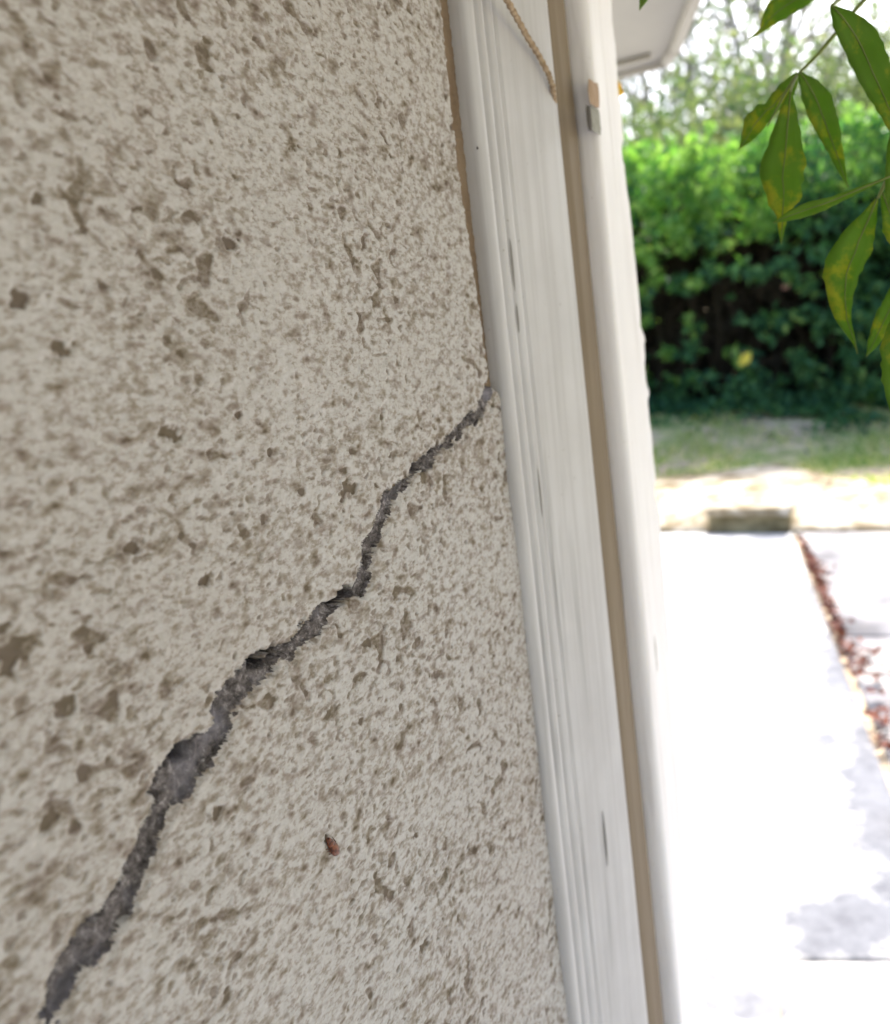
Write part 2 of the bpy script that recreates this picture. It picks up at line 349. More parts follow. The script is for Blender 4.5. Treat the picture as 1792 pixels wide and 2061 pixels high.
def backpt(s):
    P0 = q + e*s + mid*.35
    c = line_x(P0, mid, back, bd) if (back-P0)@e > 0 else line_x(P0, mid, back, bR-back)
    return c if (c-P0)@mid > .03 else P0 + mid*.03
sC = float((back-q)@e); cuts = [-2.6, -1.8, -.9, -.2, sC-.45, sC, sC+.5, sC+1.1, 2.7]
for a, b in zip(cuts[:-1], cuts[1:]):
    A0, B0 = q+e*a+mid*.352, q+e*b+mid*.352; A1, B1 = backpt(a), backpt(b)
    t = random.uniform(.4, .6)
    slab(mb, [A0, B0, lerp(B0, B1, t), lerp(A0, A1, t)], .09, .15+random.uniform(-.004, .004))
    slab(mb, [lerp(A0, A1, t), lerp(B0, B1, t), B1, A1], .09, .15+random.uniform(-.004, .004))
tag(mb.build('terrace', M_sand), kind='structure')
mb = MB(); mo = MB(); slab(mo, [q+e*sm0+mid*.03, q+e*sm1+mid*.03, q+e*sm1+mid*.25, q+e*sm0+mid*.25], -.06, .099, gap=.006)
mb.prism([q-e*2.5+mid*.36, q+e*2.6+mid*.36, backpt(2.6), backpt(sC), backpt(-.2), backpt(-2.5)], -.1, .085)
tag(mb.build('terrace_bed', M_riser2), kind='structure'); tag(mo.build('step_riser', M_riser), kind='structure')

# ------------------------------------------------------------------ the rendered wall with its crack
PXC = [  # centre x, y, width across (px of the photograph at 1792 wide)
 (988, 768, 13), (984, 790, 17), (980, 812, 20), (962, 835, 19), (935, 858, 20), (905, 885, 18), (880, 910, 18), (850, 940, 18), (820, 966, 20),
 (800, 990, 25), (781, 1012, 24), (771, 1050, 24), (758, 1090, 25), (743, 1130, 22), (737, 1165, 22), (728, 1188, 24), (697, 1203, 28), (664, 1226, 33),
 (640, 1255, 33), (612, 1284, 32), (578, 1308, 30), (540, 1332, 34), (508, 1358, 44), (480, 1388, 54), (461, 1412, 50), (447, 1450, 42), (430, 1488, 46),
 (403, 1512, 50), (374, 1531, 66), (350, 1580, 60), (318, 1628, 46), (300, 1692, 44), (281, 1745, 40), (258, 1793, 48), (236, 1834, 44), (198, 1886, 66),
 (156, 1935, 52), (133, 1975, 52), (118, 2016, 42), (109, 2044, 26), (103, 2062, 14), (98, 2085, 6)]
LE, RE = [], []
P = np.array(PXC, float)
for i in range(len(P)):
    t = P[min(i+1, len(P)-1), :2] - P[max(i-1, 0), :2]; t /= np.linalg.norm(t); nn = np.array([-t[1], t[0]])  # to the left-up of the path
    s = 1 if nn[0] < 0 else -1
    LE.append(on_wall(*(P[i, :2] + nn*s*P[i, 2]*.53))); RE.append(on_wall(*(P[i, :2] - nn*s*P[i, 2]*.53)))
LE = np.array(LE); RE = np.array(RE); poly = np.vstack([LE, RE[::-1]])
SH = -.0045/.47                                       # the joinery is slightly out of plumb
def ush(z): return (z-1.18)*SH
U_FR = .0165                                          # where the joinery meets the wall
us = np.concatenate([-np.geomspace(3.2, .275, 22), np.arange(-.27, U_FR+.0004, .00046)])
zs = np.concatenate([np.linspace(0, .84, 12), np.arange(.87, 1.50, .00052), np.linspace(1.56, SOF-.005, 5)])
UU, ZZ = np.meshgrid(us, zs)
fine = sst(-.32, -.26, UU)*sst(.84, .88, ZZ)*(1-sst(1.48, 1.54, ZZ))
# pits
pit = np.zeros_like(UU)
rot = .35; a1 = UU*math.cos(rot)-ZZ*math.sin(rot)*1; b1 = (UU*math.sin(rot)+ZZ*math.cos(rot))*.8
n1 = pn(UU*260, ZZ*430, 1); n2 = pn(a1*130, b1*210, 2); n3 = pn(UU*560, ZZ*560, 4); n4 = pn(UU*22, ZZ*22, 5)
pit = sst(.36, .62, n1 + n4*.3)*.8 + sst(.46, .72, n2 + n4*.4)*.9
pit = np.clip(pit, 0, 1.3)
# isolated hand-placed pits seen in the photograph
for (x, y, r) in ((345, 870, 20), (706, 985, 20), (465, 490, 14), (590, 290, 13), (20, 1308, 48), (80, 400, 14), (120, 700, 24), (285, 505, 10), (415, 1165, 14), (740, 1295, 12),
                  (100, 1650, 26), (480, 830, 9), (545, 910, 8), (720, 525, 10), (850, 1905, 12), (430, 1640, 15), (40, 600, 22), (270, 1100, 18), (130, 1420, 26), (655, 1690, 8)):
    c = on_wall(x, y); k = on_wall(x+r, y); l = on_wall(x, y+r); ru = abs(k[0]-c[0]); rz = abs(l[1]-c[1])
    dd = np.sqrt(((UU-c[0])/ru)**2 + ((ZZ-c[1])/rz)**2) + n3*.5 + n1*.8
    pit = np.maximum(pit, (1-sst(.35, 1.2, dd))*1.35)
H = (-pit*.0006 + n3*.00022 + n1*.00018 + n2*.0002)*fine + .0012*pn(UU*14, ZZ*14, 8)*np.clip(fine+.3, 0, 1)
# signed distance to the crack outline on a sub-block
D = np.full(UU.shape, -1.0); DL = np.full(UU.shape, 1.0)
jg = np.sign(pn(UU*120, ZZ*180, 16))*.5 + pn(UU*120, ZZ*180, 16)
ju = .0013*pn(UU*170, ZZ*250, 6) + .0005*jg + .0007*pn(UU*420, ZZ*600, 7) + .0010*pn(UU*75, ZZ*75, 9)
jz = .0009*np.sign(pn(UU*95+9, ZZ*140, 17)) + .0013*pn(UU*170+31, ZZ*250, 10) + .0005*pn(UU*420+77, ZZ*600, 11)
sel = (UU > poly[:, 0].min()-.006) & (ZZ > poly[:, 1].min()-.006) & (ZZ < poly[:, 1].max()+.006)
xu = (UU+ju)[sel]; xz = (ZZ+jz)[sel]
def segd(px, pz, a, b):
    d = b-a; t = np.clip(((px-a[0])*d[0] + (pz-a[1])*d[1])/(d@d+1e-12), 0, 1); return np.hypot(px-a[0]-t*d[0], pz-a[1]-t*d[1])
dm = np.full(xu.shape, 9.); ins = np.zeros(xu.shape, bool); dl = np.full(xu.shape, 9.)
for i in range(len(poly)):
    a, b = poly[i], poly[(i+1) % len(poly)]; s = segd(xu, xz, a, b); dm = np.minimum(dm, s)
    if i < len(LE)-1: dl = np.minimum(dl, s)
    c = ((a[1] > xz) != (b[1] > xz)); ins ^= c & (xu < (b[0]-a[0])*(xz-a[1])/(b[1]-a[1]+1e-15) + a[0])
D[sel] = np.where(ins, dm, -dm); DL[sel] = dl
inside = D > 0
fl = .0016*pn(UU*90, ZZ*90, 12) + .0009*pn(UU*260, ZZ*260, 13) + .0004*n3
void_shade = np.zeros_like(UU)
deep = sst(0, .0009, D)*(.0022 + .0026*(1-sst(.0005, .0024, DL)))
for (x, y, rr, dp) in ((697, 1197, 22, .010), (718, 1190, 10, .006), (548, 1318, 24, .010), (525, 1334, 13, .008), (375, 1512, 22, .006), (345, 1530, 16, .005), (985, 774, 9, .006), (775, 1003, 7, .004), (870, 905, 8, .005), (842, 938, 8, .005), (612, 1270, 8, .004),
                       (272, 1690, 9, .004), (525, 1330, 9, .005), (250, 1745, 9, .003)):
    c = on_wall(x, y); ru = abs(on_wall(x+rr, y)[0]-c[0]); rz = abs(on_wall(x, y+rr)[1]-c[1])
    void_shade = np.maximum(void_shade, min(1, dp/.008)**1.5*(1-sst(.5, 1.0, np.sqrt(((UU-c[0])/ru)**2+((ZZ-c[1])/rz)**2)+n3*.4)))
    deep += np.where(inside, dp*(1-sst(.3, 1.2, np.sqrt(((UU-c[0])/ru)**2+((ZZ-c[1])/rz)**2)+n3*.3)), 0)
H = np.where(inside, H - deep - fl*sst(0, .001, D), H - .0009*(1-sst(0, .0022, -D))*(D > -.5))
H = H - .0004*sst(-.01, 0, UU)
# gap between wall and joinery above the crack (filled with old sealant)
zc = on_wall(990, 790)[1]
gw = (.0098 + .0035*sst(zc, 1.40, ZZ) + .0008*pn(ZZ*60, ZZ*0+3.3, 14) + .0006*pn(ZZ*240, ZZ*0+1.3, 15))*sst(zc-.003, zc+.006, ZZ)
gap = (UU > U_FR + ush(ZZ) - gw) & (~inside) & (ZZ > zc-.003)
H = np.where(gap, -.0042 + n1*.0004, H)
V = W(UU + ush(ZZ)*sst(-.05, 0, UU), H, ZZ)
ny, nxx = UU.shape; idx = np.arange(ny*nxx).reshape(ny, nxx)
F = np.stack([idx[:-1, :-1], idx[:-1, 1:], idx[1:, 1:], idx[1:, :-1]], -1).reshape(-1, 4)
fi = inside.ravel()[F].sum(1) >= 3; fg = (gap.ravel()[F].sum(1) >= 3) & ~fi
wall_root = empty('house_wall', 'pale roughcast rendered wall, pitted and brown flecked, split by a long diagonal crack', 'wall', loc=(WB[0], WB[1], 0))
def sub(name, mask, mat, parent, root):
    f = F[mask]; ids, inv = np.unique(f.ravel(), return_inverse=True)
    v = V.reshape(-1, 3)[ids] - np.array([WB[0], WB[1], 0])
    o = mesh(name, v, inv.reshape(-1, 4), mat, parent, smooth=True)
    a = o.data.attributes.new('pit', 'FLOAT', 'POINT'); a.data.foreach_set('value', (void_shade if name == 'crack' else pit).ravel()[ids].astype(np.float32)); return o
face = sub('render', ~fi & ~fg, M_render, wall_root, True)
o = sub('crack', fi, M_crack, face, False); o['label'] = 'jagged dark grey crack running diagonally down the wall'
o = sub('sealant', fg, M_seal, face, False); o['label'] = 'brown sealant line between the wall and the white frame'
off0 = np.array([WB[0], WB[1], 0])
def wbox(mb, u0, u1, n0, n1, z0, z1):
    p = [W(u, n, z) - off0 for z in (z0, z1) for (u, n) in ((u0, n0), (u1, n0), (u1, n1), (u0, n1))]; mb.hexa(p)
mb = MB(); wbox(mb, -3.2, .02, -.28, -.022, 0, SOF-.005); wbox(mb, -.24, .02, -3.2, -.281, 0, SOF-.005)
mb.build('masonry', M_render, wall_root)

# ------------------------------------------------------------------ timber frame beside the wall
fr = empty('timber_frame', 'tall weathered white timber frame standing against the edge of the cracked wall', 'frame', loc=(WB[0], WB[1], 0))
CHIPS = [(on_wall(x, y, .01)[1], hh, du) for x, y, hh, du in ((1303, 675, .004, .0045), (1309, 700, .009, .003), (1309, 795, .004, .005), (1252, 280, .006, -.006), (1250, 330, .012, -.003), (1337, 1000, .008, -.005), (1337, 1060, .004, .003), (1300, 560, .02, .0015))]
def edgechip(Ug, Zg):
    k = sst(.212, .227, Ug); o_ = 0*Ug
    for zc_, hh, du in CHIPS: o_ = o_ + du*np.exp(-((Zg-zc_)/hh)**4)
    return k*(o_ + .0012*pn(Zg*70, Zg*0+.5, 61) + .0006*pn(Zg*260, Zg*0+.7, 62))
def extrude(name, prof, mat, z0=0, z1=SOF-.006, step=.012, rough=.0002, parent=fr, ch=()):
    prof = np.array(prof, float); zz = np.arange(z0, z1+1e-6, step); zz[-1] = z1
    # resample profile densely
    seg = np.hypot(*np.diff(np.vstack([prof]), axis=0).T); q = []
    for i in range(len(prof)-1):
        k = max(1, int(seg[i]/.0015))
        for j in range(k): q.append(prof[i] + (prof[i+1]-prof[i])*j/k)
    q.append(prof[-1]); q = np.array(q)
    Zg, Ug = np.meshgrid(zz, q[:, 0], indexing='ij'); Ng = np.tile(q[:, 1], (len(zz), 1))
    Ng = Ng + rough*pn(Ug*300+5, Zg*9, 21) + rough*pn(Ug*90, Zg*5, 22)
    Uw = Ug*(1+.24*(1.42-np.clip(Zg, .7, 1.55))*sst(U_FR, .05, Ug)) + ush(Zg) + edgechip(Ug, Zg) + rough*1.2*pn(Zg*30, Ug*0+q[0, 0]*100, 23)
    for (c, w_, dz, dd) in ch:
        Ng = Ng - dd*np.exp(-((Ug-c)/w_)**2)*(np.abs(Zg-dz[0]) < dz[1])
    Vv = W(Uw, Ng, Zg) - off0; a, b = Zg.shape; ix = np.arange(a*b).reshape(a, b)
    Ff = np.stack([ix[:-1, :-1], ix[:-1, 1:], ix[1:, 1:], ix[1:, :-1]], -1).reshape(-1, 4)
    return mesh(name, Vv, Ff, mat, parent, smooth=True)
B = -.03
mould = [(U_FR, B), (U_FR, .0012), (.0175, .0030), (.0195, .0042), (.0225, .0042), (.0240, .0030), (.0246, .0018), (.0254, .0018), (.0262, .0036), (.0285, .0048), (.0312, .0042), (.0324, .0026),
         (.0332, .0024), (.0340, .0040), (.0365, .0054), (.0395, .0046), (.0405, .0034), (.0412, .0033), (.0422, .0048), (.050, .0062), (.060, .0078), (.072, .0094), (.084, .0104), (.090, .0102), (.0950, .0088), (.0980, .0060), (.0995, .0020), (.100, B)]
extrude('moulding', mould, M_paint, step=.006, rough=.0001)
strip = [(.1015, B), (.1015, .0035), (.1035, .0060), (.108, .0076), (.115, .0080), (.122, .0078), (.1265, .0062), (.1285, .004), (.129, B)]
o = extrude('weather_strip', strip, M_strip, rough=.0004)
board = [(.1296, B), (.1296, .0120), (.1301, .0145), (.1314, .0160), (.1335, .0163), (.150, .0136), (.170, .0102), (.190, .0067), (.210, .0034), (.226, .0006), (.2295, -.0002), (.2312, -.0022), (.2318, -.006), (.2318, -.25)]
extrude('outer_board', board, M_paint2, step=.003, rough=.0004)
mb = MB(); wbox(mb, .021, .186, -.26, -.031, 0, SOF-.007); mb.build('post_core', M_paint2, fr)
def blob(name, px, py, N, ru, rz, rn, mat, label=None, seed=0, box=False):
    if N > .015:                                      # lies on the outer board
        for _ in range(8):
            c = on_wall(px, py, N); N = .0163 - .172*(c[0]/(1+.24*(1.42-c[1])) - .1335)
        N += .0003
    c = on_wall(px, py, N); mb = MB(); k = 14; rings = 5; v = []; f = []
    r_ = random.Random(seed+int(px))
    ph = [r_.uniform(.75, 1.15) for _ in range(k)]
    if box: ph = [1/max(abs(math.cos(2*math.pi*j/k)), abs(math.sin(2*math.pi*j/k)))*r_.uniform(.9, 1.05) for j in range(k)]
    for i in range(rings):
        t = i/(rings-1)*math.pi/2
        for j in range(k):
            a = 2*math.pi*j/k; v.append(W(c[0]+ru*math.cos(a)*math.cos(t)*ph[j], N+rn*math.sin(t)-.001, c[1]+rz*math.sin(a)*math.cos(t)*ph[j]) - off0)
    for i in range(rings-1):
        for j in range(k): f.append((i*k+j, i*k+(j+1) % k, (i+1)*k+(j+1) % k, (i+1)*k+j))
    mb.add(v, f); o = mb.build(name, mat, fr, smooth=True)
    if label: o['label'] = label
    return o
blob('bare_wood_patch', 1199, 187, .0172, .0085, .0062, .0012, M_wood, 'orange brown patch of bare wood', 1, True)
blob('latch_slot', 1189, 236, .0172, .0032, .0060, .0010, M_hole, 'small dark slot', 2, True)
blob('filler_patch', 1203, 242, .0172, .0075, .0062, .0008, M_filler, 'grey patch of filler below the bare wood', 3, True)
blob('filler_patch', 1318, 1330, .0172, .008, .0145, .0010, M_filler, 'grey patch low on the outer board', 4, True)
blob('screw_head', 965, 297, .0045, .0007, .0006, .0006, M_hole, 'tiny dark screw', 5)
for x, y, N, rz_ in ((1035, 530, .0062, .010), (1090, 985, .0062, .011), (1222, 1690, .0098, .013), (1190, 1100, .0098, .007), (1046, 640, .0062, .005)):
    blob('paint_split', x, y, N-.0004, .0007, rz_*1.25, .0007, M_split, 'thin dark split in the paint', 30)
# cord hanging over the frame
pc = []
for (x, y, N) in ((985, -60, .016), (1018, -5, .0135), (1040, 35, .0125), (1062, 75, .012), (1085, 112, .012), (1104, 148, .0125), (1112, 172, .0125), (1116, 205, .0095)):
    u, z = on_wall(x, y, N); pc.append(W(u, N, z))
mb = MB(); pp = []; 
for i in range(len(pc)-1):
    for j in range(10): pp.append(lerp(pc[i], pc[i+1], j/10))
pp.append(pc[-1]); mb.tube(pp, [.0013*(1+.22*math.sin(i*1.9)) for i in range(len(pp))], 8)
tag(mb.build('dry_stem', M_cord, smooth=True), 'thin dry tan stem slanting across the top of the white frame', 'stem')
# yellow bud at outer board edge
c = at_depth(1246, 176, .5)
def ico(mb, c, r, sc=(1, 1, 1), n=8):
    v = []; f = []
    for i in range(n+1):
        for j in range(2*n):
            t = math.pi*i/n; a = math.pi*j/n; q = random.uniform(.9, 1.1)
            v.append((c[0]+r*sc[0]*math.sin(t)*math.cos(a)*q, c[1]+r*sc[1]*math.sin(t)*math.sin(a)*q, c[2]+r*sc[2]*math.cos(t)*q))
    for i in range(n):
        for j in range(2*n): f.append((i*2*n+j, (i+1)*2*n+j, (i+1)*2*n+(j+1) % (2*n), i*2*n+(j+1) % (2*n)))
    mb.add(v, f)
u, z = on_wall(1239, 176, -.001); c = W(u, .0005, z)
mb = MB(); ico(mb, c, .0022, (1, 1, 1.4)); ico(mb, c+np.array([.001, .001, -.003]), .0022)
tag(mb.build('lichen_tuft', M_bud, smooth=True), 'tiny yellow orange tuft on the edge of the outer white board', 'lichen')

# insect on the wall
ub, zb = on_wall(668, 1705, .0006); cb = W(ub, .0012, zb)
bug = empty('insect', 'tiny reddish brown beetle on the wall below the crack', 'insect', loc=tuple(cb))
e1, e2 = on_wall(658, 1690), on_wall(678, 1722); ax = W(e2[0], 0, e2[1]) - W(e1[0], 0, e1[1]); ln = np.linalg.norm(ax); ax /= ln; SB = 1.4
nrm = np.array([WN[0], WN[1], 0]); sdv = np.cross(ax, nrm)
def bugpart(name, cen, L_, Wd, Hh, mat):
    mb = MB(); v = []; f = []; n = 10
    for i in range(n+1):
        t = math.pi*i/n
        for j in range(12):
            a = 2*math.pi*j/12; v.append((ax*(cen-math.cos(t)*L_) + (sdv*math.cos(a)*Wd + nrm*math.sin(a)*Hh)*math.sin(t)**.8)*SB)
    for i in range(n):
        for j in range(12): f.append((i*12+j, (i+1)*12+j, (i+1)*12+(j+1) % 12, i*12+(j+1) % 12))
    mb.add(v, f); return mb.build(name, mat, bug, smooth=True)
bugpart('abdomen', .0004, .0021, .0012, .0010, M_bug); bugpart('thorax', -.0016, .0009, .0009, .0008, M_bug); bugpart('head', -.0026, .0006, .0006, .0006, M_bug)
for sgn in (-1, 1):
    for k in (-.0014, -.0005, .0006):
        mb = MB(); b0 = ax*k + sdv*sgn*.0006; mb.tube([b0, b0+sdv*sgn*.001+nrm*.0003, b0+sdv*sgn*.0017+ax*k*.5-nrm*.0010], [.00016, .00013, .00008], 5)
        mb.build('leg', M_bug, bug)

# ------------------------------------------------------------------ porch roof
roof = empty('porch_roof', 'cream painted boxed eave jutting out beyond the white frame, widened out of view for shade', 'roof', loc=(.43, 1.45, SOF))
r0 = np.array([.43, 1.45, SOF])
cF = at_z(1340, 130, SOF)[:2]; fl_ = at_z(1240, 155, SOF)[:2]; fd = (fl_-cF)/np.linalg.norm(fl_-cF)
rE = at_z(1400, 0, SOF)[:2]; rdir = (rE-at_z(1360, 100, SOF)[:2]); rdir /= np.linalg.norm(rdir)
c1 = at_z(1362, 100, SOF)[:2]
nr_ = c1 + rdir*((1.08-c1[1])/rdir[1])
rp = [cF, c1, nr_, np.array([1.5, .95]), np.array([1.4, -2.6]), np.array([-2.4, -1.5]), cF+fd*3.2]  # unseen step-out on the near side, added to shade wall and frame top
def shift(P): return [p - r0[:2] for p in P]
mb = MB(); mb.prism(shift(rp)[::-1], .004, .03); mb.build('soffit', M_soffit, roof)
cen = np.mean(rp, 0)
def inset(P, d): return [p + (cen-p)/np.linalg.norm(cen-p)*d for p in P]
mb = MB()
O = shift(rp)
for i in (0, 1, 2, 3, 6):
    a = O[i]; b = O[(i+1) % 7]; dd = (b-a)/np.linalg.norm(b-a); nn = np.array([-dd[1], dd[0]]); 
    if (cen-r0[:2]-a)@nn < 0: nn = -nn
    wdt = .016
    mb.hexa([(*p, z) for z in (-.004, .15) for p in (a-nn*.006, b-nn*.006, b-nn*.006+nn*wdt, a-nn*.006+nn*wdt)])
mb.build('fascia', M_soffit, roof)
mb = MB(); a = O[0] + (O[3]-O[0])*.0; 
fdn = np.array([fd[1], -fd[0]]);  fdn = fdn if (cen-cF)@fdn > 0 else -fdn
a = O[0] + fdn*.06 + fd*.012; b = O[6] + fdn*.06
mb.hexa([(*p, z) for z in (-.004, .0038) for p in (a, b, b+fdn*.007, a+fdn*.007)]); mb.build('trim_strip', M_soffit, roof)
mb = MB(); top = shift(inset(rp, -.04)); mb.prism(top[::-1], .152, .19)
m = NM('roof_felt', .9, .1); m.col((.08, .08, .085)); m.bump(m.noise(40, 3), .003)
mb.build('roof_covering', m.m, roof)

# ------------------------------------------------------------------ laurel hedge
HB0 = at_z(1330, 838, .45)[:2]; HB1 = at_z(1792, 800, .45)[:2]; hd = (HB1-HB0)/np.linalg.norm(HB1-HB0); hn = np.array([-hd[1], hd[0]])
hn = hn if hn[1] > 0 else -hn
def leaves(C_, Ax, Nm, Lh, Wh):
    n = len(C_); Sd = np.cross(Ax, Nm); Sd /= np.linalg.norm(Sd, axis=1)[:, None]+1e-9; Lh = Lh[:, None]; Wh = Wh[:, None]
    Nr = np.cross(Sd, Ax)
    P0 = C_-Ax*Lh; P1 = C_+Sd*Wh-Ax*Lh*.15+Nr*Wh*.3; P2 = C_+Ax*Lh-Nr*Lh*.2; P3 = C_-Sd*Wh-Ax*Lh*.15+Nr*Wh*.3
    v = np.stack([P0, P1, P2, P3], 1).reshape(-1, 3); b = np.arange(n)*4
    f = np.stack([b, b+1, b+2, b, b+2, b+3], 1).reshape(-1, 3); return v, f
def rdirs(n, bias=(0, 0, 0)):
    v = rng.normal(size=(n, 3)) + np.array(bias); return v/np.linalg.norm(v, axis=1)[:, None]
hedge = empty('laurel_hedge', 'tall dense green laurel hedge behind the lawn, bright on top and hollow below', 'hedge', loc=(HB0[0], HB0[1], .4))
h0 = np.array([HB0[0], HB0[1], .4])
def hedge_top(s): return 2.62 + .16*pn(s*.9, s*0, 31) + .09*pn(s*3.1, s*0, 32) - .05*s
N = 120000
s = rng.uniform(-4.5, 5.5, N); t = rng.uniform(0, 1, N)**1.25; z = rng.uniform(.02, 1.04, N)*hedge_top(s)
bul = .25*pn(s*1.4, z*1.4, 33) + .12*pn(s*3.5, z*3.5, 34); topr = hedge_top(s)
fy = -.30*np.exp(-((z-1.9)/.8)**2) + bul + .25*sst(topr-.5, topr, z)
clus = pn(s*4.2, z*4.2, 35)
cav = np.exp(-(((s-.55)/1.0)**2)**1.5)*sst(.1, .35, z)*(1-sst(1.35, 1.8, z+.18*pn(s*3, z*0, 36)))       # the bare hollow low down
cav = np.maximum(cav, .12*(1-sst(.9, 1.5, z))*(np.abs(s) < 9))
prob = np.where(clus > -.02+cav*.22, 1, .28*(1-cav)**2)
d = t*1.2
keep = (rng.uniform(0, 1, N) < prob) & ((d < .45) | (rng.uniform(0, 1, N) < .35)) & ~((cav > .5) & (d > .22) & (d < .8))
keep &= z < topr
s, z, d, fy = s[keep], z[keep], d[keep], fy[keep]
px_ = HB0[0]+hd[0]*s+hn[0]*(fy+d) - h0[0]; py_ = HB0[1]+hd[1]*s+hn[1]*(fy+d) - h0[1]
C_ = np.stack([px_, py_, z], 1); n = len(C_)
Ax = rdirs(n, (0, -.5, .55)); Nm = rdirs(n, (0, -.7, .6))
lit = (z > 1.35+.35*pn(s*1.7, z*0, 38)+.28*s) & (pn(s*2.3, z*2.3, 39)+rng.uniform(-.5, .5, n) > -.25) | ((s < .9) & (z > .3) & (pn(s*5, z*5, 40) > .1)) | (rng.uniform(0, 1, n) < .06)  # mostly top and left leaves get the painted sunlit colour
Lh, Wh = rng.uniform(.038, .075, n), rng.uniform(.018, .033, n)
v, f = leaves(C_[~lit], Ax[~lit], Nm[~lit], Lh[~lit], Wh[~lit]); mesh('foliage', v, f, M_hedge, hedge)
v, f = leaves(C_[lit], Ax[lit], Nm[lit], Lh[lit], Wh[lit]); mesh('lit_foliage', v, f, M_lit_leaf, hedge)['label'] = 'brighter yellow green leaves, sunlight put into their colour'
# shoots standing up along the top
pts = []
for k in range(160):
    s0 = random.uniform(-4.4, 5.4); hh = random.uniform(.08, .30); dd = random.uniform(-.1, 1.0); zt = float(hedge_top(np.array(s0)))
    for j in range(int(hh*75)):
        pts.append([HB0[0]+hd[0]*s0+hn[0]*dd-h0[0]+random.gauss(0, .03), HB0[1]+hd[1]*s0+hn[1]*dd-h0[1]+random.gauss(0, .03), zt-.08+hh*random.random()])
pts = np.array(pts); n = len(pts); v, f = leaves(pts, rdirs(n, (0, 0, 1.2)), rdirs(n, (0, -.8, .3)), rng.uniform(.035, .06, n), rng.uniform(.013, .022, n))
o = mesh('shoots', v, f, M_lit_leaf, hedge)
mb = MB()
for k in range(130):
    s0 = random.uniform(-4.3, 5.3); dd = random.uniform(.3, 1.0); x0 = HB0+hd*s0+hn*dd; pp = []; x = Vector((x0[0]-h0[0], x0[1]-h0[1], -.05)); dr = Vector((random.gauss(0, .25), random.gauss(-.12, .2), 1)).normalized()
    nseg = 8; rr = []
    for j in range(nseg):
        pp.append(x.copy()); rr.append(.018*(1-j/nseg)+.004); x = x+dr*random.uniform(.2, .32); dr = (dr+Vector((random.gauss(0, .2), random.gauss(0, .2), .1))).normalized()
    mb.tube(pp, rr, 5)
mb.build('stems', M_stem, hedge)
# inner twig mass in the hedge, near black with the hollow's shade in its colour
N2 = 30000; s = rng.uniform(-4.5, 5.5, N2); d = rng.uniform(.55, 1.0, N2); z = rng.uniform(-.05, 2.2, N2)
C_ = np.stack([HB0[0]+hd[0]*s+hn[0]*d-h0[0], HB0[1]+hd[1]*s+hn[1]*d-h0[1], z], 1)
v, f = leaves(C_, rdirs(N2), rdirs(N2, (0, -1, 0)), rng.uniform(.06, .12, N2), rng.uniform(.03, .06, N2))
mesh('dark_twig_core', v, f, M_stem, hedge)
def bigleaf(name, c, L_, Wd, mat, parent=None, ax=(0, 0, 1), nrm=(0, -1, 0), bend=.2):
    ax = Vector(ax).normalized(); nr = Vector(nrm); nr = (nr-ax*nr.dot(ax)).normalized(); sv = ax.cross(nr); v = []; f = []; n = 8
    for i in range(n+1):
        t = i/n; ww = Wd*math.sin(math.pi*min(.98, t*.96+.02))**.8*(1.1-.3*t)
        for k in (-1, 0, 1): v.append(Vector(c)+ax*(t-.5)*L_+sv*k*ww*.5+nr*(abs(k)*ww*.15-bend*L_*(t-.5)**2))
    for i in range(n):
        for k in (0, 1): f.append((i*3+k, i*3+k+1, i*3+k+4, i*3+k+3))
    mb = MB(); mb.add(v, f); return mb.build(name, mat, parent, smooth=True)
c = at_depth(1500, 722, 7.85)
o = bigleaf('yellow_leaf', Vector(c-h0), .15, .10, M_yel, hedge, (.6, 0, .6)); o['label'] = 'single bright yellow leaf'
for (x, y) in ((1583, 575), (1395, 842)):
    bigleaf('yellow_leaf', Vector(at_depth(x, y, 8.25)-h0), .10, .06, M_pink if y < 600 else M_yel, hedge, (.6, 0, .3))
# ------------------------------------------------------------------ lawn grass and ground ivy
N = 60000; gx = rng.uniform(-3, 8, N); gy = rng.uniform(5.2, 10.2, N)
pb = back; e1_ = bd; e2_ = (bR-back)/np.linalg.norm(bR-back)
def beyond(x, y):
    A = (x-back[0])*(-e1_[1]) + (y-back[1])*e1_[0]; A *= np.sign(-e1_[1]*0 + e1_[0]*1)
    Bv = (x-back[0])*(-e2_[1]) + (y-back[1])*e2_[0]; Bv *= np.sign(e2_[0])
    return (A > -.03) | (Bv > -.03)
hb = (gx-HB0[0])*hn[0] + (gy-HB0[1])*hn[1]
k = beyond(gx, gy) & (hb < .3) & (pn(gx*1.6, gy*1.6, 41)+rng.uniform(-.3, .5, N) > .08)
gx, gy = gx[k], gy[k]; n = len(gx); gzz = gz(gx, gy)
C_ = np.stack([gx, gy, gzz+.02], 1); v, f = leaves(C_, rdirs(n, (0, 0, 1.6)), rdirs(n, (0, -1, 0)), rng.uniform(.02, .05, n), rng.uniform(.004, .010, n))
tag(mesh('lawn_grass', v, f, M_grass), 'patchy green and straw coloured grass between the stone edge and the hedge', 'grass', kind='stuff')
N = 16000; s = rng.uniform(-4.5, 5.5, N); d = -np.abs(rng.normal(0, 1, N))*(.25+.3*sst(-.2, .5, pn(s*1.1, s*0, 46)))+.2
C_ = np.stack([HB0[0]+hd[0]*s+hn[0]*d, HB0[1]+hd[1]*s+hn[1]*d, 0*s], 1); C_[:, 2] = gz(C_[:, 0], C_[:, 1]) + .03+rng.uniform(0, 1, N)*(.08+.3*sst(.0, .6, pn(s*1.7, d*1.7, 47)))
k = pn(s*1.3, d*2, 42) > -.15; C_ = C_[k]; n = len(C_)
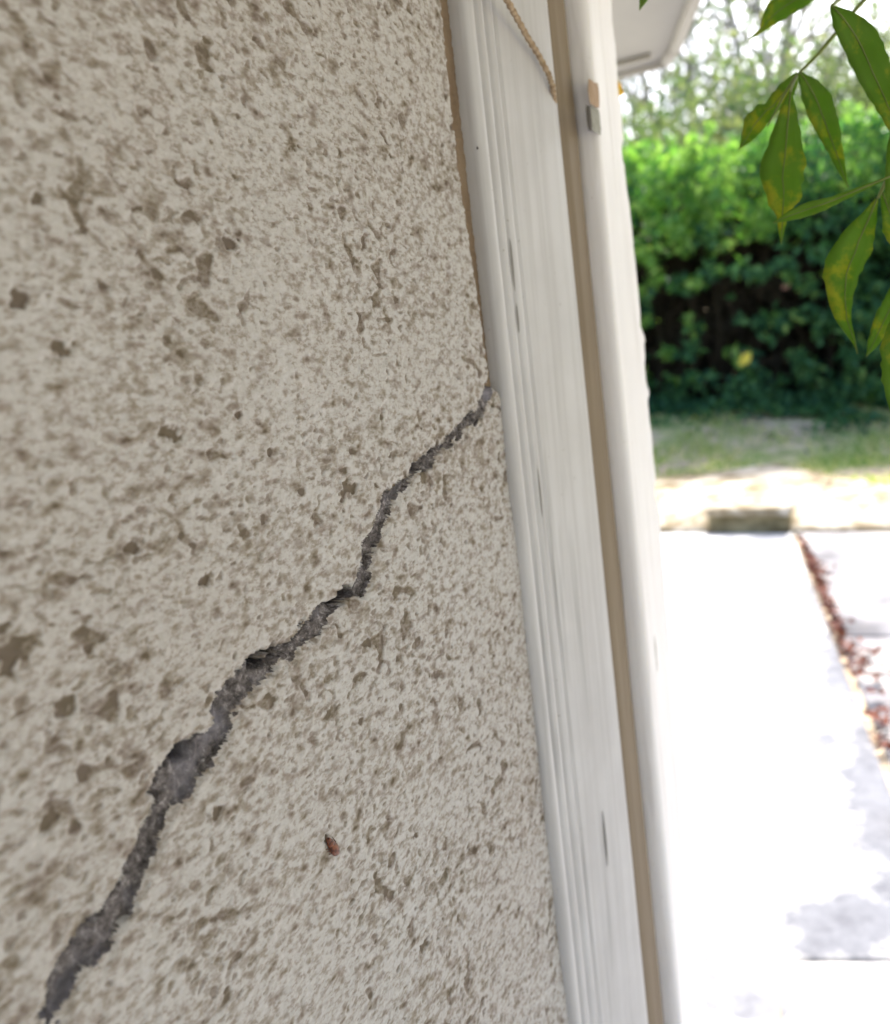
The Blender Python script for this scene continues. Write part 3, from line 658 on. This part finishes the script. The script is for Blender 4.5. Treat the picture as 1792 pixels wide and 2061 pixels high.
v, f = leaves(C_, rdirs(n, (0, -.2, .3)), rdirs(n, (0, -.4, 1.2)), rng.uniform(.02, .045, n), rng.uniform(.015, .03, n))
tag(mesh('ground_ivy', v, f, M_hedge), 'low leafy ground cover creeping along the foot of the hedge', 'ground cover', kind='stuff')
# brown leaf litter packed along the paving joint
pl = []
for k in range(560):
    t = random.random(); P_ = J1*1 + (J0-J1)*t*1.35; wdt = .035+.05*max(0, float(pn(np.array(t*9.), np.array(2.5), 43)))*2.2
    dens = float(pn(np.array(t*13.), np.array(7.7), 44))
    if dens < -.3: continue
    o_ = np.array([jd[1], -jd[0]])*(.005+abs(random.gauss(0, wdt*.7))); pl.append([P_[0]+o_[0], P_[1]+o_[1], .012+random.uniform(0, .03)])
pl = np.array(pl); n = len(pl); v, f = leaves(pl, rdirs(n, (0, 0, .2))*np.array([1, 1, .4]), rdirs(n, (0, 0, 2)), rng.uniform(.012, .030, n), rng.uniform(.009, .018, n))
tag(mesh('leaf_litter', v, f, M_red), 'ragged line of red brown leaf litter caught in the joint beside the grey path', 'leaf litter', kind='stuff')
for (x, y, L_, mt, lab) in ((1548, 1408, .045, M_green, 'small green leaf lying alone on the bright grey path'),
                            (1371, 1366, .03, M_pink, 'small pinkish leaf on the path beside the outer board, lower of two'),
                            (1358, 1275, .05, M_pink, 'curled pinkish leaf on the path beside the outer board, upper of two')):
    P_ = at_z(x, y, .01); o = bigleaf('fallen_leaf', P_, L_, L_*.5, mt, None, (random.uniform(-.5, .5), 1, .1), (0, 0, 1), .5)
    tag(o, lab, 'leaf')

# ------------------------------------------------------------------ trees and shrubs beyond the hedge
def tree(name, label, x, y, h_, spread, r0_, nleaf, lmat, seed, lean=0, bare=False, group='trees beyond the hedge', cat='tree', low=.35):
    R_ = random.Random(seed); root = empty(name, label, cat, group, (x, y, float(gz(x, y))))
    trunk = MB(); limbs = MB(); tips = []
    pts = []; rs = []; p = Vector((0, 0, -.1)); d = Vector((lean, 0, 1)).normalized(); ns = 12
    for i in range(ns+1):
        pts.append(p.copy()); rs.append(r0_*(1-.85*i/ns)); p = p+d*h_/ns; d = (d+Vector((R_.gauss(0, .07), R_.gauss(0, .07), .08))).normalized()
    trunk.tube(pts, rs, 8); trunk.build('trunk', M_bark, root, smooth=True)
    def grow(p, d, L_, r, lv):
        q = []; rr = []; n = 5
        for i in range(n+1):
            q.append(p.copy()); rr.append(max(.006, r*(1-.7*i/n)))
            if i < n: p = p+d*L_/n; d = (d+Vector((R_.gauss(0, .16), R_.gauss(0, .16), R_.gauss(.05, .1)))).normalized()
            if lv > 0 and i > 0 and R_.random() < .75:
                dd = (d+Vector((R_.gauss(0, .7), R_.gauss(0, .7), R_.gauss(.1, .4)))).normalized(); grow(p.copy(), dd, L_*R_.uniform(.45, .7), r*.5, lv-1)
            if lv <= 1: tips.append((p.copy(), L_*.4))
        limbs.tube(q, rr, 4, False)
    for i in range(3, ns+1):
        if i/ns < low: continue
        for _ in range(2):
            a = R_.uniform(0, 6.28); el = R_.uniform(.5, 1.4); d = Vector((math.cos(a), math.sin(a), el)).normalized()
            grow(pts[i].copy(), d, spread*R_.uniform(.7, 1.1)*(1.2-i/ns*.6), rs[i]*.55+.01, 2)
    limbs.build('branches', M_bark, root)
    if nleaf and tips:
        g = np.random.default_rng(seed); ix = g.integers(0, len(tips), nleaf); T = np.array([tips[i][0] for i in ix]); sp = np.array([tips[i][1] for i in ix])
        ok = pn(T[:, 0]*.7+seed, T[:, 2]*.7, 51) > -.25
        T, sp = T[ok], sp[ok]; T = T+g.normal(size=T.shape)*sp[:, None]*.45; n = len(T)
        v, f = leaves(T, rdirs(n, (0, 0, -.3)), rdirs(n, (0, 0, .6)), g.uniform(.05, .10, n), g.uniform(.03, .055, n)); mesh('crown', v, f, lmat, root)
    return root
def dirpt(px, py, y):
    q = ray(px, py); P_ = CAM + q*(y/q[1]); return P_[0], P_[1]
for i, (px, dist, h_, sp, r_, nl, mt, ln, lab) in enumerate((
    (1310, 15, 6.0, 1.7, .09, 450, M_tree, .05, 'slim tree with sparse leaves rising beside the porch eave'),
    (1400, 20, 9.0, 2.2, .18, 200, M_tree, -.08, 'tall nearly bare tree between the eave and the thickest trunk'),
    (1465, 17, 8.5, 2.0, .14, 180, M_tree, .10, 'bare slender tree forking against the white sky'),
    (1522, 22, 12., 2.6, .28, 260, M_tree, .03, 'tallest tree with the thickest grey trunk against the sky'),
    (1432, 16, 8.0, 1.4, .10, 120, M_tree, -.04, 'thin bare stem just left of the forking slender tree'),
    (1566, 18, 9.0, 1.6, .12, 150, M_tree, .06, 'thin bare tree just right of the thickest trunk'),
    (1600, 19, 8.5, 2.2, .12, 800, M_autumn, -.05, 'leaning tree with thin yellowing leaves behind the hanging leaflets'),
    (1700, 24, 9., 2.8, .15, 1100, M_autumn, .04, 'yellow leaved tree right of the hanging leaflets'),
    (1800, 18, 7.5, 2.2, .12, 1800, M_autumn, 0, 'bushy yellowing tree at the right edge behind the hedge'),
    (1960, 21, 9., 2.4, .15, 2600, M_tree, 0, 'green tree beyond the right edge of the hedge'))):
    x, y = dirpt(px, 300, dist); tree('bare_tree' if nl < 1000 else 'tree', lab, x, y, h_, sp, r_, nl, mt, 60+i, ln)
def shrub(label, px, dist, h_, wd, nl, mt, seed):
    x, y = dirpt(px, 300, dist); root = empty('shrub', label, 'shrub', 'shrubs behind the hedge', (x, y, float(gz(x, y)))); R_ = random.Random(seed); g = np.random.default_rng(seed)
    mb = MB(); cs = []
    for k in range(26):
        a = R_.uniform(0, 6.28); d = Vector((math.cos(a)*wd*.5, math.sin(a)*wd*.5, h_))*R_.uniform(.6, 1.0); q = [Vector((0, 0, -.1)), d*.4+Vector((0, 0, .2)), d*.75, d]
        mb.tube(q, [.04, .03, .018, .006], 5, False); cs += [d, d*.8, d*.65+Vector((R_.gauss(0, .3), R_.gauss(0, .3), 0))]
    mb.build('stems', M_bark, root); cs = np.array(cs); T = cs[g.integers(0, len(cs), nl)]+g.normal(size=(nl, 3))*np.array([wd*.14, wd*.14, h_*.11])
    T[:, 2] = np.clip(T[:, 2], .1, None); v, f = leaves(T, rdirs(nl), rdirs(nl, (0, 0, .6)), g.uniform(.04, .085, nl), g.uniform(.025, .045, nl)); mesh('foliage', v, f, mt, root)
for a in (('olive shrub left of the tree trunks just above the hedge', 1275, 12.5, 3.8, 3.0, 7500, M_autumn, 81), ('pale green shrub under the slim bare tree', 1390, 13.5, 3.9, 3.2, 8000, M_tree, 82),
          ('loose grey green shrub below the thickest trunk', 1520, 14.5, 4.2, 3.6, 8000, M_tree, 83), ('yellow green shrub behind the hanging leaflets', 1650, 13.5, 4.3, 3.4, 8000, M_autumn, 84),
          ('wide tawny shrub at the right behind the hedge', 1790, 14, 4.3, 3.4, 5000, M_autumn, 85)): shrub(*a)

# ------------------------------------------------------------------ overhanging plant close to the camera
plant = empty('overhanging_plant', 'green compound leaves with yellow specks hanging in close on the right', 'plant', loc=(.50, .42, 0))
p0 = np.array([.50, .42, 0])
def outline_leaf(base, tip, left, right, depth, dz=0., fold=.18, n=28, seed=0, mat=M_near, lab=None, tipdepth=None):
    """leaf blade between base and tip (px); left/right = [(t, half width px)...]; the blade folds up along its midrib and droops"""
    b = np.array(base, float); t_ = np.array(tip, float); ax = t_-b; L_ = np.linalg.norm(ax); ax /= L_; sd_ = np.array([ax[1], -ax[0]])
    r_ = random.Random(seed); td = tipdepth or depth; v = []; f = []
    ts = np.linspace(0, 1, n+1)
    wl = np.interp(ts, *zip(*left)); wr = np.interp(ts, *zip(*right))
    edge_ = [(r_.uniform(-.07, .05)+.03*(i % 3 == 0), r_.uniform(-.07, .05)+.03*(i % 3 == 1)) for i in range(n+1)]
    for i, t in enumerate(ts):
        bow = math.sin(math.pi*t)
        ml = (wr[i]-wl[i])*.5*.8; hw = (wr[i]+wl[i])/2
        for k, po in enumerate((-wl[i], (ml-wl[i])/2, ml, (ml+wr[i])/2, wr[i])):
            ser = 1+(edge_[i][k > 2] if k in (0, 4) and .08 < t < .95 else 0)
            wv = hw if k in (0, 4) else hw*.5; q = b+ax*L_*t+sd_*(ml+(po-ml)*ser); dpt = depth+(td-depth)*t
            off_ = fold*wv/FPX*dpt*(0 if k == 2 else 1 if k in (0, 4) else .9)*(-1) + .012*bow*dz
            v.append(at_depth(q[0], q[1], dpt+off_+.0006*math.sin(t*23+seed)) - p0)
    for i in range(n):
        for k in range(4): f.append((i*5+k, i*5+k+1, i*5+k+6, i*5+k+5))
    nv = len(v); th = .00035; v2 = [p+FW*th for p in v]; mb = MB()
    edge = [i*5 for i in range(n+1)] + [i*5+4 for i in range(n, -1, -1)]
    mb.add(v+v2, f + [tuple(q_+nv for q_ in x_)[::-1] for x_ in f] + [(edge[i], edge[(i+1) % len(edge)], edge[(i+1) % len(edge)]+nv, edge[i]+nv) for i in range(len(edge))])
    o = mb.build('leaf', mat, plant, smooth=True)
    # midrib
    mv = MB(); mv.tube([v[i*5+2]+(FW*-.0002) for i in range(0, n+1, 2)], list(np.linspace(.0004, .00015, len(range(0, n+1, 2)))), 5); mv.build('midrib', M_gstem, o, smooth=True)
    return o
# left side is the viewer's side reached by rotating the axis; widths in px
outline_leaf((1606, 148), (1487, 302), [(0, 4), (.15, 14), (.35, 17), (.45, 14), (.5, 26), (.7, 30), (.85, 14), (1, 0)][::1], [(0, 4), (.2, 22), (.5, 14), (.7, 14), (.85, 10), (1, 0)], .40, seed=1, fold=.4, dz=.5)
outline_leaf((1591, 185), (1573, 492), [(0, 3), (.1, 16), (.3, 34), (.5, 54), (.58, 50), (.66, 36), (.75, 30), (.8, 12), (.9, 8), (1, 0)], [(0, 3), (.1, 14), (.3, 28), (.48, 42), (.6, 34), (.7, 34), (.77, 14), (.88, 6), (1, 0)], .37, seed=2, dz=.3, fold=.1)
outline_leaf((1610, 146), (1708, 378), [(0, 4), (.15, 14), (.35, 19), (.55, 14), (.7, 9), (.85, 6), (1, 0)], [(0, 4), (.1, 26), (.25, 42), (.45, 36), (.6, 26), (.75, 18), (.85, 10), (.92, 5), (1, 0)], .38, seed=3, dz=.5, fold=.25)
outline_leaf((1795, 354), (1556, 449), [(0, 2), (.25, 4), (.5, 6), (.7, 14), (.85, 12), (1, 0)], [(0, 2), (.3, 8), (.6, 15), (.8, 12), (1, 0)], .35, seed=4, fold=.5)
outline_leaf((1765, 400), (1726, 712), [(0, 3), (.12, 30), (.27, 67), (.48, 92), (.64, 76), (.8, 54), (.9, 23), (.96, 5), (1, 0)], [(0, 3), (.16, 6), (.35, 4), (.5, -16), (.64, -24), (.8, -20), (.9, -8), (1, 0)], .36, seed=5, fold=.15, dz=.4)
outline_leaf((1840, 530), (1744, 718), [(0, 3), (.3, 20), (.6, 22), (.85, 12), (1, 0)], [(0, 3), (.3, 16), (.6, 18), (.85, 12), (1, 0)], .37, seed=6)
outline_leaf((1850, 560), (1796, 842), [(0, 3), (.2, 30), (.5, 52), (.75, 34), (1, 0)], [(0, 3), (.2, 34), (.5, 56), (.75, 42), (1, 0)], .33, seed=7)
outline_leaf((1674, 12), (1835, 330), [(0, 3), (.1, 14), (.25, 19), (.45, 20), (.6, 14), (.8, 8), (1, 0)], [(0, 3), (.08, 34), (.16, 51), (.25, 61), (.35, 58), (.55, 46), (.75, 28), (.9, 12), (1, 0)], .34, seed=8, fold=.2, dz=.5)
outline_leaf((1680, -40), (1501, 83), [(0, 3), (.2, 30), (.45, 42), (.6, 40), (.71, 28), (.82, 6), (.9, 3), (1, 0)], [(0, 3), (.25, 11), (.5, 9), (.7, 6), (.9, 3), (1, 0)], .42, seed=9, fold=.35)
outline_leaf((1330, -110), (1287, 22), [(0, 3), (.4, 16), (.7, 12), (1, 0)], [(0, 3), (.4, 22), (.7, 15), (1, 0)], .40, seed=10)
outline_leaf((1800, 240), (1790, 420), [(0, 3), (.4, 12), (.8, 10), (1, 0)], [(0, 3), (.3, 20), (.7, 26), (1, 0)], .35, seed=11)
outline_leaf((1775, 385), (1850, 560), [(0, 3), (.4, 30), (.8, 20), (1, 0)], [(0, 3), (.4, 20), (.8, 14), (1, 0)], .36, seed=12)
def stem(pts, r0_, r1_):
    P_ = [Vector(at_depth(x, y, d)-p0) for x, y, d in pts]; q = []
    for i in range(len(P_)-1):
        for j in range(6):
            t = j/6; a = P_[max(i-1, 0)]; b = P_[i]; c = P_[i+1]; d = P_[min(i+2, len(P_)-1)]
            q.append(.5*((2*b)+(c-a)*t+(2*a-5*b+4*c-d)*t*t+(3*b-3*c+d-a)*t**3))
    q.append(P_[-1]); mb = MB(); mb.tube(q, list(np.linspace(r0_, r1_, len(q))), 7); return mb.build('stem', M_gstem, plant, smooth=True)
stem([(1900, -120, .36), (1760, -20, .37), (1650, 105, .385), (1606, 150, .39)], .0012, .0006)
stem([(1606, 150, .39), (1585, 180, .388), (1545, 255, .395)], .0008, .0004)
stem([(1606, 150, .39), (1596, 170, .38), (1591, 188, .37)], .0006, .0005)
stem([(1845, 200, .35), (1800, 330, .35), (1782, 368, .355), (1768, 398, .36)], .0012, .0006)
stem([(1840, 190, .35), (1810, 250, .35), (1795, 354, .35)], .0012, .0006)
stem([(1900, 420, .36), (1860, 480, .36), (1845, 560, .35)], .0014, .0008)
stem([(1900, -120, .36), (1800, -80, .38), (1680, -42, .42), (1500, -130, .42), (1332, -108, .40)], .0012, .0006)
stem([(1760, -20, .37), (1700, -5, .36), (1674, 12, .34)], .0010, .0006)
mb = MB(); a_ = [Vector(q-p0) for q in (np.array([.50, .42, gz(0, 0)-.02]), np.array([.47, .43, .5]), np.array([.40, .41, .95]), at_depth(1900, 700, .37), at_depth(1920, 420, .36), at_depth(1900, 180, .355), at_depth(1905, -120, .36), at_depth(1960, -420, .38))]
mb.tube(a_, [.008, .007, .005, .0035, .003, .0025, .002, .0015], 8); mb.build('main_stem', M_gstem, plant, smooth=True)
stem([(1906, 180, .355), (1870, 190, .352), (1842, 195, .35)], .0015, .0012)
